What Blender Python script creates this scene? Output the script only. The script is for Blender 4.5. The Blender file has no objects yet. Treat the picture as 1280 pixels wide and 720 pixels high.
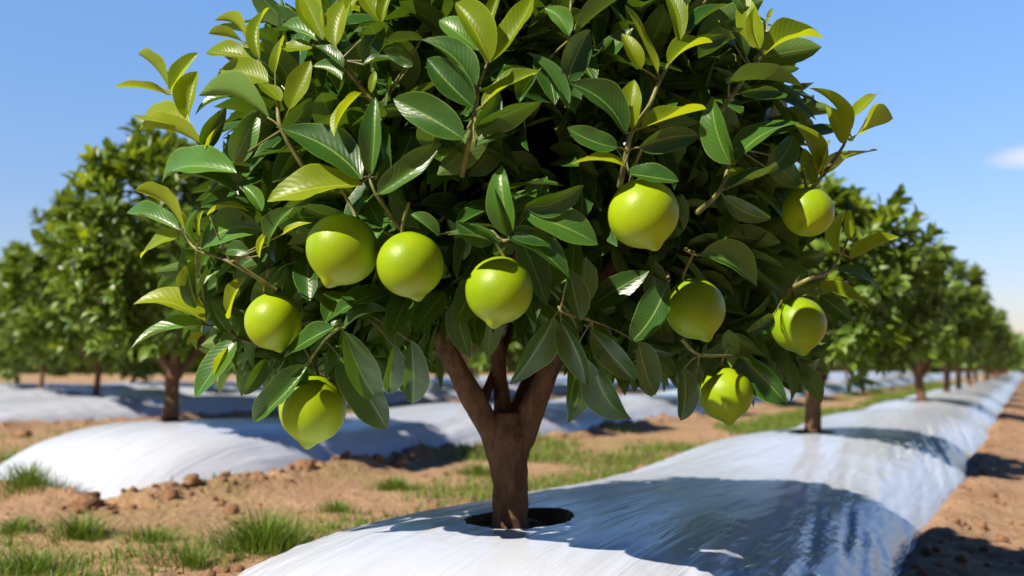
import bpy, math, random
import numpy as np
from mathutils import Vector, Matrix
random.seed(7)
rng = np.random.default_rng(11)
C = bpy.context.scene.collection
SC = bpy.context.scene
# ------------------------------------------------------------------ frame of the place
F = 1244.4            # focal length in photo pixels (35 mm lens on a 36 mm wide sensor, 1280 px)
HC = 0.48             # eye height above the ground
HOR = 460.0           # horizon row in the photo
ZT = 1.8              # distance of the main tree
RD = np.array([0.4603, 0.8878]); LD = np.array([0.8878, -0.4603])   # along the rows / across them

def row_xy(a, l):
    a = np.asarray(a, float); l = np.asarray(l, float)
    return RD[0]*a + LD[0]*l, ZT + RD[1]*a + LD[1]*l

def to_row(x, y):
    y = y - ZT
    return RD[0]*x + RD[1]*y, LD[0]*x + LD[1]*y

def P(px, py, z):     # a point seen at photo pixel (px,py), z metres in front of the camera
    return np.array([(px-640.0)/F*z, z, HC + (HOR-py)/F*z])

# ------------------------------------------------------------------ noise
def _hash(ix, iy, seed):
    h = (ix.astype(np.int64)*374761393 + iy.astype(np.int64)*668265263 + seed*1442695041) & 0x7fffffff
    h = ((h ^ (h >> 13))*1274126177) & 0x7fffffff
    return ((h ^ (h >> 16)) & 0xffff)/65535.0

def vnoise(x, y, seed=0):
    x = np.asarray(x, float); y = np.asarray(y, float)
    ix = np.floor(x); iy = np.floor(y); fx = x-ix; fy = y-iy
    fx = fx*fx*fx*(fx*(fx*6-15)+10); fy = fy*fy*fy*(fy*(fy*6-15)+10)
    a = _hash(ix, iy, seed); b = _hash(ix+1, iy, seed); c = _hash(ix, iy+1, seed); d = _hash(ix+1, iy+1, seed)
    return (a*(1-fx)+b*fx)*(1-fy) + (c*(1-fx)+d*fx)*fy      # 0..1

def fbm(x, y, seed=0, octv=4, gain=0.5):
    s = 0; amp = 1; tot = 0
    for k in range(octv):
        s = s + amp*(vnoise(x*2**k+17.3*k, y*2**k-9.1*k, seed+k)-0.5); tot += amp; amp *= gain
    return s/tot*2      # about -1..1

def sstep(a, b, x):
    t = np.clip((x-a)/(b-a), 0, 1); return t*t*(3-2*t)

# ------------------------------------------------------------------ object helpers
def link_mesh(name, verts, faces, mats, parent=None, mat_idx=None, uv=None, rnd=None, smooth=True):
    me = bpy.data.meshes.new(name)
    verts = np.asarray(verts, np.float32); 
    if isinstance(faces, np.ndarray):
        nf, k = faces.shape
        me.vertices.add(len(verts)); me.vertices.foreach_set('co', verts.ravel())
        me.loops.add(nf*k); me.loops.foreach_set('vertex_index', faces.astype(np.int32).ravel())
        me.polygons.add(nf); me.polygons.foreach_set('loop_start', np.arange(0, nf*k, k, dtype=np.int32))
        me.update(calc_edges=True)
    else:
        me.from_pydata(verts.tolist(), [], faces)
    for m in (mats if isinstance(mats, (list, tuple)) else [mats]): me.materials.append(m)
    if mat_idx is not None: me.polygons.foreach_set('material_index', np.asarray(mat_idx, np.int32))
    if smooth: me.polygons.foreach_set('use_smooth', np.ones(len(me.polygons), bool))
    li = np.zeros(len(me.loops), np.int32); me.loops.foreach_get('vertex_index', li)
    if uv is not None:
        lay = me.uv_layers.new(name='UVMap'); lay.data.foreach_set('uv', np.asarray(uv, np.float32)[li].ravel())
    if rnd is not None:
        at = me.attributes.new('rnd', 'FLOAT', 'POINT'); at.data.foreach_set('value', np.asarray(rnd, np.float32))
    me.validate(); me.update()
    o = bpy.data.objects.new(name, me); C.objects.link(o)
    if parent is not None: o.parent = parent
    return o

def tag(o, label=None, cat=None, group=None, kind=None):
    if label: o['label'] = label
    if cat: o['category'] = cat
    if group: o['group'] = group
    if kind: o['kind'] = kind
    return o

def empty(name, loc, label, cat, group=None, rz=0, sc=1):
    o = bpy.data.objects.new(name, None); C.objects.link(o); o.location = loc; o.rotation_euler = (0, 0, rz); o.scale = (sc,)*3
    o.empty_display_size = 0.1
    return tag(o, label, cat, group)

class Mesh:            # gathers vertices, quads, uv, random value and material index of one part
    def __init__(s): s.v=[]; s.f=[]; s.uv=[]; s.r=[]; s.m=[]; s.n=0
    def add(s, v, f, uv=None, r=None, m=0):
        s.v.append(np.asarray(v, float)); s.f.append(np.asarray(f)+s.n); k=len(v)
        s.uv.append(np.zeros((k,2)) if uv is None else uv); s.r.append(np.zeros(k) if r is None else r)
        s.m.append(np.full(len(f), m) if np.isscalar(m) else m); s.n += k
    def build(s, name, mats, parent=None, off=(0,0,0), smooth=True):
        return link_mesh(name, np.concatenate(s.v)-np.asarray(off), np.concatenate(s.f), mats, parent, np.concatenate(s.m),
                         np.concatenate(s.uv), np.concatenate(s.r), smooth)

def unit(v): return v/np.maximum(np.linalg.norm(v, axis=-1, keepdims=True), 1e-9)

def leaves(mesh, Pb, A, Nn, L, W, arch, fold, sick, rnd, m=0, nseg=7, ncol=4, wave=0.0, twist=None):
    """N leaves at once: blade from base Pb along A, upper side Nn; pointed oval, folded at the midrib, arched, wavy"""
    Pb=np.asarray(Pb,float).reshape(-1,3); n=len(Pb)
    A=unit(np.asarray(A,float).reshape(-1,3)); Nn=np.asarray(Nn,float).reshape(-1,3)
    Nn=unit(Nn-(Nn*A).sum(1,keepdims=True)*A); S=np.cross(A,Nn)
    f=lambda q: np.broadcast_to(np.asarray(q,float),(n,))
    L,W,arch,fold,sick,rnd,wave=map(f,(L,W,arch,fold,sick,rnd,wave))
    t=np.linspace(0,1,nseg+1); s=np.linspace(-1,1,ncol+1)
    prof=(t**0.62)*((1-t)**0.80); prof=prof/prof.max(); prof=np.maximum(prof,0.035); prof[-1]=0.0
    T,Sg=np.meshgrid(t,s,indexing='ij'); PR=np.repeat(prof[:,None],ncol+1,1)
    tt=T.ravel(); ss=Sg.ravel(); pr=PR.ravel()
    w=W[:,None]*0.5*pr[None]*ss[None]
    ph=(rnd*57.0)[:,None]
    b=4*tt*(1-tt)
    h=(arch*L)[:,None]*b[None] + np.abs(w)*np.sin(fold)[:,None]*(0.55+0.45*np.abs(ss))[None]
    h=h-((rnd*0.22-0.05)*L)[:,None]*(tt[None]**3)
    h=h+(wave*L)[:,None]*np.abs(ss)[None]**2*np.sin(tt[None]*11+ph+ss[None]*2.0)*pr[None]
    if twist is not None:
        tw=f(twist)[:,None]*tt[None]; h2=h+w*np.sin(tw); w=w*np.cos(tw); h=h2
    side=w*np.cos(fold)[:,None]+(sick*L)[:,None]*b[None]
    v=Pb[:,None,:]+A[:,None,:]*(L[:,None]*tt[None])[...,None]+S[:,None,:]*side[...,None]+Nn[:,None,:]*h[...,None]
    k=(nseg+1)*(ncol+1)
    i,j=np.meshgrid(np.arange(nseg),np.arange(ncol),indexing='ij'); q=(i*(ncol+1)+j).ravel()
    quad=np.stack([q,q+1,q+ncol+2,q+ncol+1],1)      # wound so that the upper side is the front
    faces=(quad[None]+np.arange(n)[:,None,None]*k).reshape(-1,4)
    uv=np.tile(np.stack([ss*0.5+0.5,tt],1),(n,1))
    if not np.isscalar(m): m=np.repeat(np.asarray(m),len(quad))
    mesh.add(v.reshape(-1,3),faces,uv,np.repeat(rnd,k),m)

def tube(mesh, pts, rad, nside=8, m=0, sub=4, rough=0.0, seed=0):
    pts=np.asarray(pts,float); rad=np.asarray(rad,float); n=len(pts)
    if n>2 and sub>1:                                  # Catmull-Rom
        q=[];r=[]
        for i in range(n-1):
            p0=pts[max(i-1,0)];p1=pts[i];p2=pts[i+1];p3=pts[min(i+2,n-1)]
            for k in range(sub):
                t=k/sub; q.append(0.5*((2*p1)+(-p0+p2)*t+(2*p0-5*p1+4*p2-p3)*t*t+(-p0+3*p1-3*p2+p3)*t**3)); r.append(rad[i]*(1-t)+rad[i+1]*t)
        q.append(pts[-1]); r.append(rad[-1]); pts=np.array(q); rad=np.array(r)
    n=len(pts); T=unit(np.gradient(pts,axis=0)); ref=np.array([0.31,0.2,0.93]); 
    if abs(T[0]@ref)>0.95: ref=np.array([1.0,0,0])
    U=np.cross(T[0],ref); U/=np.linalg.norm(U); ring=[]; arc=0
    for i in range(n):
        U=U-(U@T[i])*T[i]; U/=np.linalg.norm(U); V=np.cross(T[i],U)
        if i: arc+=np.linalg.norm(pts[i]-pts[i-1])
        an=np.arange(nside)/nside*2*math.pi
        rr=rad[i]*(1+rough*fbm(np.cos(an)*1.7+seed,np.sin(an)*1.7+arc*14,seed))
        ring.append(pts[i]+rr[:,None]*(np.cos(an)[:,None]*U+np.sin(an)[:,None]*V))
    v=np.concatenate(ring+[pts[-1:]]); f=[]
    for i in range(n-1):
        for j in range(nside):
            a=i*nside+j; b=i*nside+(j+1)%nside; f.append((a,b,b+nside,a+nside))
    e=n*nside
    for j in range(0,nside,2): f.append(((n-1)*nside+j,(n-1)*nside+(j+1)%nside,(n-1)*nside+(j+2)%nside,e))
    mesh.add(v,np.array(f),None,None,m)

# ------------------------------------------------------------------ materials
def new_mat(name):
    m=bpy.data.materials.new(name); m.use_nodes=True; nt=m.node_tree
    for n in list(nt.nodes): nt.nodes.remove(n)
    return m, nt
def N(nt,t,**kw):
    n=nt.nodes.new(t)
    for k,v in kw.items():
        if k in n.inputs: n.inputs[k].default_value=v
        else: setattr(n,k,v)
    return n
def math_(nt,op,a,b=None,clamp=False):
    n=nt.nodes.new('ShaderNodeMath'); n.operation=op; n.use_clamp=clamp
    for i,q in enumerate((a,b)):
        if q is None: continue
        if isinstance(q,(int,float)): n.inputs[i].default_value=q
        else: nt.links.new(q,n.inputs[i])
    return n.outputs[0]
def ramp(nt,fac,stops,interp='LINEAR'):
    n=nt.nodes.new('ShaderNodeValToRGB'); n.color_ramp.interpolation=interp; e=n.color_ramp.elements
    while len(e)<len(stops): e.new(0.5)
    for i,(p,c) in enumerate(stops):
        e[i].position=p; e[i].color=(*c,1) if len(c)==3 else c
    nt.links.new(fac,n.inputs[0]); return n.outputs[0]
def mix(nt,fac,a,b,mode='MIX'):
    n=nt.nodes.new('ShaderNodeMix'); n.data_type='RGBA'; n.blend_type=mode
    for s,q in ((n.inputs[0],fac),(n.inputs[6],a),(n.inputs[7],b)):
        if isinstance(q,(int,float)): s.default_value=q
        elif isinstance(q,tuple): s.default_value=(*q,1)
        else: nt.links.new(q,s)
    return n.outputs[2]
def out(nt,sh):
    o=nt.nodes.new('ShaderNodeOutputMaterial'); nt.links.new(sh,o.inputs[0]); return o

def leaf_mat(name, dark, light, trans, tfac, rough, vein, spec=0.5):
    m,nt=new_mat(name); L=nt.links.new
    uv=N(nt,'ShaderNodeUVMap'); sp=N(nt,'ShaderNodeSeparateXYZ'); L(uv.outputs[0],sp.inputs[0])
    at=N(nt,'ShaderNodeAttribute',attribute_name='rnd')
    ad=math_(nt,'ABSOLUTE',math_(nt,'SUBTRACT',sp.outputs[0],0.5))
    rib=math_(nt,'LESS_THAN',ad,0.022)
    tc=N(nt,'ShaderNodeTexCoord')
    no=N(nt,'ShaderNodeTexNoise',Scale=38.0,Detail=3.0); L(tc.outputs['Object'],no.inputs['Vector'])
    # side veins leave the midrib forward
    vv=math_(nt,'SINE',math_(nt,'MULTIPLY',math_(nt,'SUBTRACT',sp.outputs[1],math_(nt,'MULTIPLY',ad,0.55)),75.0))
    vline=math_(nt,'MULTIPLY',math_(nt,'SUBTRACT',vv,0.72,True),1.6)
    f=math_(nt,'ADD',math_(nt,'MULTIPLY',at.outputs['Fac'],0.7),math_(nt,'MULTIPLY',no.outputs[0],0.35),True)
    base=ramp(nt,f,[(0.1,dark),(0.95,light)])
    base=mix(nt,math_(nt,'MULTIPLY',vline,0.09),base,vein)
    base=mix(nt,math_(nt,'MULTIPLY',rib,0.75),base,vein)
    edge=math_(nt,'GREATER_THAN',ad,0.478)
    base=mix(nt,math_(nt,'MULTIPLY',edge,0.6),base,vein)
    # the underside is paler and duller
    geo=N(nt,'ShaderNodeNewGeometry')
    sn=N(nt,'ShaderNodeTexNoise',Scale=120.0,Detail=2.0); L(tc.outputs['Object'],sn.inputs['Vector'])
    spot=math_(nt,'MULTIPLY',math_(nt,'SUBTRACT',sn.outputs[0],0.70,True),6.0,True)
    base=mix(nt,math_(nt,'MULTIPLY',spot,0.6),base,(0.20,0.15,0.05))
    under=mix(nt,0.30,base,vein)
    col=mix(nt,geo.outputs['Backfacing'],base,under)
    bh=math_(nt,'ADD',math_(nt,'MULTIPLY',rib,-1.0),math_(nt,'ADD',math_(nt,'MULTIPLY',vv,0.12),math_(nt,'MULTIPLY',no.outputs[0],1.2)))
    bp=N(nt,'ShaderNodeBump',Strength=0.35,Distance=0.0015); L(bh,bp.inputs['Height'])
    p=N(nt,'ShaderNodeBsdfPrincipled'); L(col,p.inputs['Base Color']); L(bp.outputs[0],p.inputs['Normal'])
    rg=math_(nt,'ADD',rough,math_(nt,'MULTIPLY',geo.outputs['Backfacing'],0.22)); L(rg,p.inputs['Roughness'])
    p.inputs['Specular IOR Level'].default_value=spec
    tr=N(nt,'ShaderNodeBsdfTranslucent'); 
    L(mix(nt,math_(nt,'MULTIPLY',rib,0.4),trans,vein),tr.inputs[0]); L(bp.outputs[0],tr.inputs['Normal'])
    mx=N(nt,'ShaderNodeMixShader'); mx.inputs[0].default_value=tfac
    L(p.outputs[0],mx.inputs[1]); L(tr.outputs[0],mx.inputs[2]); out(nt,mx.outputs[0]); return m

M={}
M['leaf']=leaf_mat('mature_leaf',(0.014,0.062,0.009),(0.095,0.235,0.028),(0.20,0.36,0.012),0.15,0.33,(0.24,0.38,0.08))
M['young']=leaf_mat('young_leaf',(0.14,0.235,0.008),(0.29,0.375,0.014),(0.60,0.72,0.010),0.42,0.36,(0.45,0.50,0.05),0.3)
M['rowleaf']=leaf_mat('row_tree_leaf',(0.04,0.11,0.015),(0.20,0.31,0.035),(0.24,0.36,0.015),0.22,0.38,(0.24,0.32,0.08))

M['rowyoung']=leaf_mat('row_tree_young_leaf',(0.11,0.20,0.012),(0.24,0.33,0.02),(0.45,0.56,0.015),0.36,0.40,(0.40,0.46,0.06),0.3)
def bark_mat():
    m,nt=new_mat('bark'); L=nt.links.new
    tc=N(nt,'ShaderNodeTexCoord'); mp=N(nt,'ShaderNodeMapping'); mp.inputs['Scale'].default_value=(1,1,0.35); L(tc.outputs['Object'],mp.inputs[0])
    n1=N(nt,'ShaderNodeTexNoise',Scale=60.0,Detail=8.0,Roughness=0.7); L(mp.outputs[0],n1.inputs['Vector'])
    n2=N(nt,'ShaderNodeTexNoise',Scale=14.0,Detail=3.0); L(tc.outputs['Object'],n2.inputs['Vector'])
    c=ramp(nt,n1.outputs[0],[(0.3,(0.045,0.022,0.010)),(0.7,(0.26,0.145,0.068))])
    c=mix(nt,math_(nt,'MULTIPLY',n2.outputs[0],0.6),c,(0.12,0.064,0.030))
    bp=N(nt,'ShaderNodeBump',Strength=1.0,Distance=0.012); L(n1.outputs[0],bp.inputs['Height'])
    p=N(nt,'ShaderNodeBsdfPrincipled',Roughness=0.85); L(c,p.inputs['Base Color']); L(bp.outputs[0],p.inputs['Normal']); out(nt,p.outputs[0]); return m
M['bark']=bark_mat()
def twig_mat():
    m,nt=new_mat('green_twig'); L=nt.links.new
    tc=N(nt,'ShaderNodeTexCoord'); n1=N(nt,'ShaderNodeTexNoise',Scale=60.0,Detail=3.0); L(tc.outputs['Object'],n1.inputs['Vector'])
    c=ramp(nt,n1.outputs[0],[(0.35,(0.10,0.10,0.035)),(0.7,(0.26,0.27,0.08))])
    p=N(nt,'ShaderNodeBsdfPrincipled',Roughness=0.55); L(c,p.inputs['Base Color']); out(nt,p.outputs[0]); return m
M['twig']=twig_mat()
def fruit_mat():
    m,nt=new_mat('fruit_peel'); L=nt.links.new
    tc=N(nt,'ShaderNodeTexCoord'); oi=N(nt,'ShaderNodeObjectInfo')
    n1=N(nt,'ShaderNodeTexNoise',Scale=22.0,Detail=3.0); L(tc.outputs['Object'],n1.inputs['Vector'])
    vo=N(nt,'ShaderNodeTexVoronoi',Scale=520.0); L(tc.outputs['Object'],vo.inputs['Vector'])
    f=math_(nt,'ADD',math_(nt,'MULTIPLY',n1.outputs[0],0.7),math_(nt,'MULTIPLY',oi.outputs['Random'],0.3))
    c=ramp(nt,f,[(0.25,(0.18,0.325,0.004)),(0.85,(0.35,0.465,0.006))])
    bl=N(nt,'ShaderNodeTexNoise',Scale=85.0,Detail=4.0,Roughness=0.6); L(tc.outputs['Object'],bl.inputs['Vector'])
    c=mix(nt,math_(nt,'MULTIPLY',math_(nt,'SUBTRACT',bl.outputs[0],0.64,True),3.5,True),c,(0.27,0.24,0.07))
    hb=math_(nt,'ADD',math_(nt,'MULTIPLY',vo.outputs['Distance'],0.7),math_(nt,'MULTIPLY',n1.outputs[0],0.8))
    bp=N(nt,'ShaderNodeBump',Strength=0.22,Distance=0.0014); L(hb,bp.inputs['Height'])
    p=N(nt,'ShaderNodeBsdfPrincipled',Roughness=0.38); L(c,p.inputs['Base Color']); L(bp.outputs[0],p.inputs['Normal'])
    p.inputs['Specular IOR Level'].default_value=0.3; p.inputs['Subsurface Weight'].default_value=0.12; p.inputs['Subsurface Radius'].default_value=(0.004,0.004,0.001); p.inputs['Subsurface Scale'].default_value=1.0
    out(nt,p.outputs[0]); return m
M['peel']=fruit_mat()
def film_mat():
    m,nt=new_mat('white_mulch_film'); L=nt.links.new
    uv=N(nt,'ShaderNodeUVMap'); mp=N(nt,'ShaderNodeMapping'); mp.inputs['Rotation'].default_value=(0,0,0.10); mp.inputs['Scale'].default_value=(1.1,17,1); L(uv.outputs[0],mp.inputs[0])
    n1=N(nt,'ShaderNodeTexNoise',Scale=1.0,Detail=5.0,Roughness=0.55,Distortion=0.6); L(mp.outputs[0],n1.inputs['Vector'])
    mp2=N(nt,'ShaderNodeMapping'); mp2.inputs['Scale'].default_value=(7,11,1); L(uv.outputs[0],mp2.inputs[0])
    n2=N(nt,'ShaderNodeTexNoise',Scale=1.0,Detail=4.0); L(mp2.outputs[0],n2.inputs['Vector'])
    mp3=N(nt,'ShaderNodeMapping'); mp3.inputs['Scale'].default_value=(2.2,2.6,1); L(uv.outputs[0],mp3.inputs[0])
    n3=N(nt,'ShaderNodeTexNoise',Scale=1.0,Detail=6.0,Roughness=0.7); L(mp3.outputs[0],n3.inputs['Vector'])
    h=math_(nt,'ADD',math_(nt,'MULTIPLY',n1.outputs[0],1.0),math_(nt,'MULTIPLY',n2.outputs[0],0.18))
    bp=N(nt,'ShaderNodeBump',Strength=0.70,Distance=0.013); L(h,bp.inputs['Height'])
    c=ramp(nt,n3.outputs[0],[(0.25,(0.565,0.60,0.675)),(0.5,(0.585,0.635,0.735))])
    # splashes of dry soil
    n4=N(nt,'ShaderNodeTexNoise',Scale=70.0,Detail=3.0); L(uv.outputs[0],n4.inputs['Vector'])
    d=math_(nt,'MULTIPLY',math_(nt,'SUBTRACT',n4.outputs[0],0.68,True),4.0,True)
    c=mix(nt,d,c,(0.42,0.31,0.22))
    p=N(nt,'ShaderNodeBsdfPrincipled',Roughness=0.20); L(c,p.inputs['Base Color']); L(bp.outputs[0],p.inputs['Normal'])
    p.inputs['Specular IOR Level'].default_value=0.36
    out(nt,p.outputs[0]); return m
M['film']=film_mat()
def soil_mat(name,cd,cl,grass=None):
    m,nt=new_mat(name); L=nt.links.new
    tc=N(nt,'ShaderNodeTexCoord')
    n1=N(nt,'ShaderNodeTexNoise',Scale=3.2,Detail=8.0,Roughness=0.68); L(tc.outputs['Object'],n1.inputs['Vector'])
    n2=N(nt,'ShaderNodeTexNoise',Scale=60.0,Detail=6.0,Roughness=0.7); L(tc.outputs['Object'],n2.inputs['Vector'])
    vo=N(nt,'ShaderNodeTexVoronoi',Scale=42.0); L(tc.outputs['Object'],vo.inputs['Vector'])
    f=math_(nt,'ADD',math_(nt,'MULTIPLY',n1.outputs[0],0.6),math_(nt,'MULTIPLY',n2.outputs[0],0.4))
    c=ramp(nt,f,[(0.32,cd),(0.66,cl)])
    if grass:       # low moss and seedlings between the rows far away
        n3=N(nt,'ShaderNodeTexNoise',Scale=0.9,Detail=7.0,Roughness=0.7); L(tc.outputs['Object'],n3.inputs['Vector'])
        at=N(nt,'ShaderNodeAttribute',attribute_name='rnd')
        g=math_(nt,'MULTIPLY',math_(nt,'MULTIPLY',math_(nt,'SUBTRACT',n3.outputs[0],0.46,True),4.0,True),math_(nt,'MULTIPLY',at.outputs['Fac'],0.55),True)
        c=mix(nt,g,c,grass)
    h=math_(nt,'ADD',math_(nt,'MULTIPLY',n2.outputs[0],1.0),math_(nt,'MULTIPLY',vo.outputs['Distance'],0.6))
    bp=N(nt,'ShaderNodeBump',Strength=0.9,Distance=0.018); L(h,bp.inputs['Height'])
    p=N(nt,'ShaderNodeBsdfPrincipled',Roughness=0.95); p.inputs['Specular IOR Level'].default_value=0.15
    L(c,p.inputs['Base Color']); L(bp.outputs[0],p.inputs['Normal']); out(nt,p.outputs[0]); return m
M['soil']=soil_mat('dry_soil',(0.31,0.180,0.102),(0.57,0.375,0.228),(0.22,0.27,0.04))
M['clod']=soil_mat('soil_clod',(0.22,0.115,0.062),(0.44,0.26,0.15))
M['dark_soil']=soil_mat('hole_soil',(0.09,0.050,0.028),(0.22,0.125,0.068))  # darker soil colour used in the planting holes
def grass_mat():
    m,nt=new_mat('grass_blade'); L=nt.links.new
    at=N(nt,'ShaderNodeAttribute',attribute_name='rnd')
    c=ramp(nt,at.outputs['Fac'],[(0.0,(0.07,0.16,0.015)),(0.5,(0.17,0.28,0.028)),(0.85,(0.30,0.36,0.05)),(1.0,(0.46,0.40,0.15))])
    p=N(nt,'ShaderNodeBsdfPrincipled',Roughness=0.5); L(c,p.inputs['Base Color'])
    tr=N(nt,'ShaderNodeBsdfTranslucent'); L(c,tr.inputs[0])
    mx=N(nt,'ShaderNodeMixShader'); mx.inputs[0].default_value=0.4; L(p.outputs[0],mx.inputs[1]); L(tr.outputs[0],mx.inputs[2]); out(nt,mx.outputs[0]); return m
M['grass']=grass_mat()
def hill_mat():
    m,nt=new_mat('wooded_hill'); L=nt.links.new
    tc=N(nt,'ShaderNodeTexCoord'); n=N(nt,'ShaderNodeTexNoise',Scale=0.05,Detail=8.0,Roughness=0.7); L(tc.outputs['Object'],n.inputs['Vector'])
    c=ramp(nt,n.outputs[0],[(0.35,(0.035,0.06,0.025)),(0.65,(0.07,0.10,0.035))])
    p=N(nt,'ShaderNodeBsdfPrincipled',Roughness=0.9); L(c,p.inputs['Base Color']); out(nt,p.outputs[0]); return m
M['hill']=hill_mat()

# ------------------------------------------------------------------ sun, sky, camera
SUN=np.array([-0.58,-0.43,0.67]); SUN/=np.linalg.norm(SUN)        # direction towards the sun
elev=math.asin(SUN[2]); azim=math.atan2(SUN[0],SUN[1])            # azimuth clockwise from +Y
sl=bpy.data.lights.new('sun','SUN'); sl.energy=5.0; sl.angle=math.radians(0.5); sl.color=(1.0,0.895,0.755)
so=bpy.data.objects.new('sun',sl); C.objects.link(so); so.location=(-6,-3,6)
so.rotation_euler=Vector(-SUN).to_track_quat('-Z','Y').to_euler()
w=bpy.data.worlds.new('World'); SC.world=w; w.use_nodes=True; nt=w.node_tree
for n in list(nt.nodes): nt.nodes.remove(n)
sky=N(nt,'ShaderNodeTexSky',sky_type='NISHITA',sun_disc=False); sky.sun_elevation=elev; sky.sun_rotation=azim
sky.air_density=1.0; sky.dust_density=0.4; sky.ozone_density=2.0; sky.altitude=0
tc=N(nt,'ShaderNodeTexCoord')
# one small wisp of cloud low on the right
cd=unit(np.array([(1288-640)/F,1,(HOR-196)/F]))
vm=N(nt,'ShaderNodeVectorMath',operation='SUBTRACT'); nt.links.new(tc.outputs['Generated'],vm.inputs[0]); vm.inputs[1].default_value=tuple(cd)
mp=N(nt,'ShaderNodeMapping'); mp.inputs['Scale'].default_value=(26,26,75); nt.links.new(vm.outputs[0],mp.inputs[0])
ln=N(nt,'ShaderNodeVectorMath',operation='LENGTH'); nt.links.new(mp.outputs[0],ln.inputs[0])
cn=N(nt,'ShaderNodeTexNoise',Scale=24.0,Detail=6.0,Roughness=0.6); nt.links.new(tc.outputs['Generated'],cn.inputs['Vector'])
cf=math_(nt,'MULTIPLY',math_(nt,'SUBTRACT',1.25,math_(nt,'ADD',ln.outputs['Value'],math_(nt,'MULTIPLY',cn.outputs[0],0.6)),True),1.6,True)
hs=N(nt,'ShaderNodeHueSaturation',Saturation=1.2); nt.links.new(sky.outputs[0],hs.inputs['Color'])
# low sky boosted, zenith dimmed and blued to steer the fill light
sxyz=N(nt,'ShaderNodeSeparateXYZ'); nt.links.new(tc.outputs['Generated'],sxyz.inputs[0])
grad=ramp(nt,sxyz.outputs[2],[(0.0,(1.35,1.08,1.15)),(0.12,(1.8,1.6,1.8)),(0.34,(2.6,2.45,2.55)),(0.48,(0.85,1.15,1.5)),(1.0,(0.5,0.8,1.25))])
front=ramp(nt,math_(nt,'ADD',math_(nt,'MULTIPLY',sxyz.outputs[1],0.5),0.5),[(0.42,(0.14,0.17,0.24)),(0.66,(1,1,1))])  # sky behind the camera dimmed to cut the fill on the tree
skyb=mix(nt,1.0,mix(nt,1.0,hs.outputs[0],grad,'MULTIPLY'),front,'MULTIPLY')
skyc=mix(nt,math_(nt,'MULTIPLY',cf,0.75),skyb,(11.0,10.8,11.4))
bg=N(nt,'ShaderNodeBackground',Strength=0.055); nt.links.new(skyc,bg.inputs[0])
wo=N(nt,'ShaderNodeOutputWorld'); nt.links.new(bg.outputs[0],wo.inputs[0])

cam=bpy.data.cameras.new('camera'); co=bpy.data.objects.new('camera',cam); C.objects.link(co); SC.camera=co
co.location=(0,0,HC); co.rotation_euler=(math.radians(90),0,0)
cam.sensor_width=36; cam.lens=35; cam.shift_y=(HOR-360)/1280; cam.clip_start=0.02; cam.clip_end=6000
cam.dof.use_dof=True; cam.dof.focus_distance=1.5; cam.dof.aperture_fstop=3.6
SC.view_settings.view_transform='Standard'; SC.view_settings.look='None'; SC.view_settings.gamma=1; SC.view_settings.exposure=0.57; SC.view_settings.use_curve_mapping=False
SC.cycles.use_denoising=True; SC.cycles.max_bounces=8; SC.cycles.diffuse_bounces=1; SC.cycles.transparent_max_bounces=4

# ------------------------------------------------------------------ beds (their height is needed by the ground, the grass and the trees)
ROWS=[dict(l=0.0,  a0=-0.70, a1=95, h=0.165,ph=0.10, per=2.70),
      dict(l=-2.64,a0=0.95,  a1=90, h=0.20,ph=1.71,  per=2.70),
      dict(l=-6.82,a0=2.9,   a1=80, h=0.19, ph=4.8,  per=2.70),
      dict(l=-9.75,a0=2.5,   a1=80, h=0.20, ph=6.45, per=2.70),
      dict(l=-13.5,a0=1.5,   a1=80, h=0.20, ph=8.86, per=2.70)]
def bed_h(R, a, l):      # film height above the ground at row coordinates (a along, l across from the row's centre)
    cs=np.cos((a-R['ph'])/R['per']*2*math.pi)
    hw=(0.575 if R['l']>-1 else 0.625)+0.03*cs+0.02*fbm(a*0.9,0*a+R['l'],5)
    x=np.abs(l)/hw
    end=np.clip((R['a0']+0.75-a)/0.75,0,1.4)
    d=(x**2.6+end**2.2)**(1/2.4)
    h=R['h']*(1+0.09*cs+0.06*fbm(a*0.7,l*1.5+R['l'],9))
    pl=(1-np.clip(d,0,1)**3.0)**0.85
    return h*pl*(1+0.05*(1-np.clip(x,0,1)**2)), pl, d, x

def clod_mesh(seed,mesh,cx,cy,cz,s,flat=0.75,nu=9,nv=6):
    u=np.arange(nu)/nu*2*math.pi; v=np.linspace(0.0,math.pi,nv+1)
    V,U=np.meshgrid(v,u,indexing='ij'); x=np.sin(V)*np.cos(U); y=np.sin(V)*np.sin(U); z=np.cos(V)
    rr=1+0.42*fbm(x*1.3+seed*3.1,y*1.3+z*1.7,int(seed*7)%97+100,3)
    p=np.stack([x*rr*s+cx,y*rr*s*(0.7+0.5*((seed*0.37)%1))+cy,z*rr*s*flat+cz],-1).reshape(-1,3)
    f=[(i*nu+j,(i+1)*nu+j,(i+1)*nu+(j+1)%nu,i*nu+(j+1)%nu) for i in range(nv) for j in range(nu)]
    mesh.add(p,np.array(f))

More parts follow.
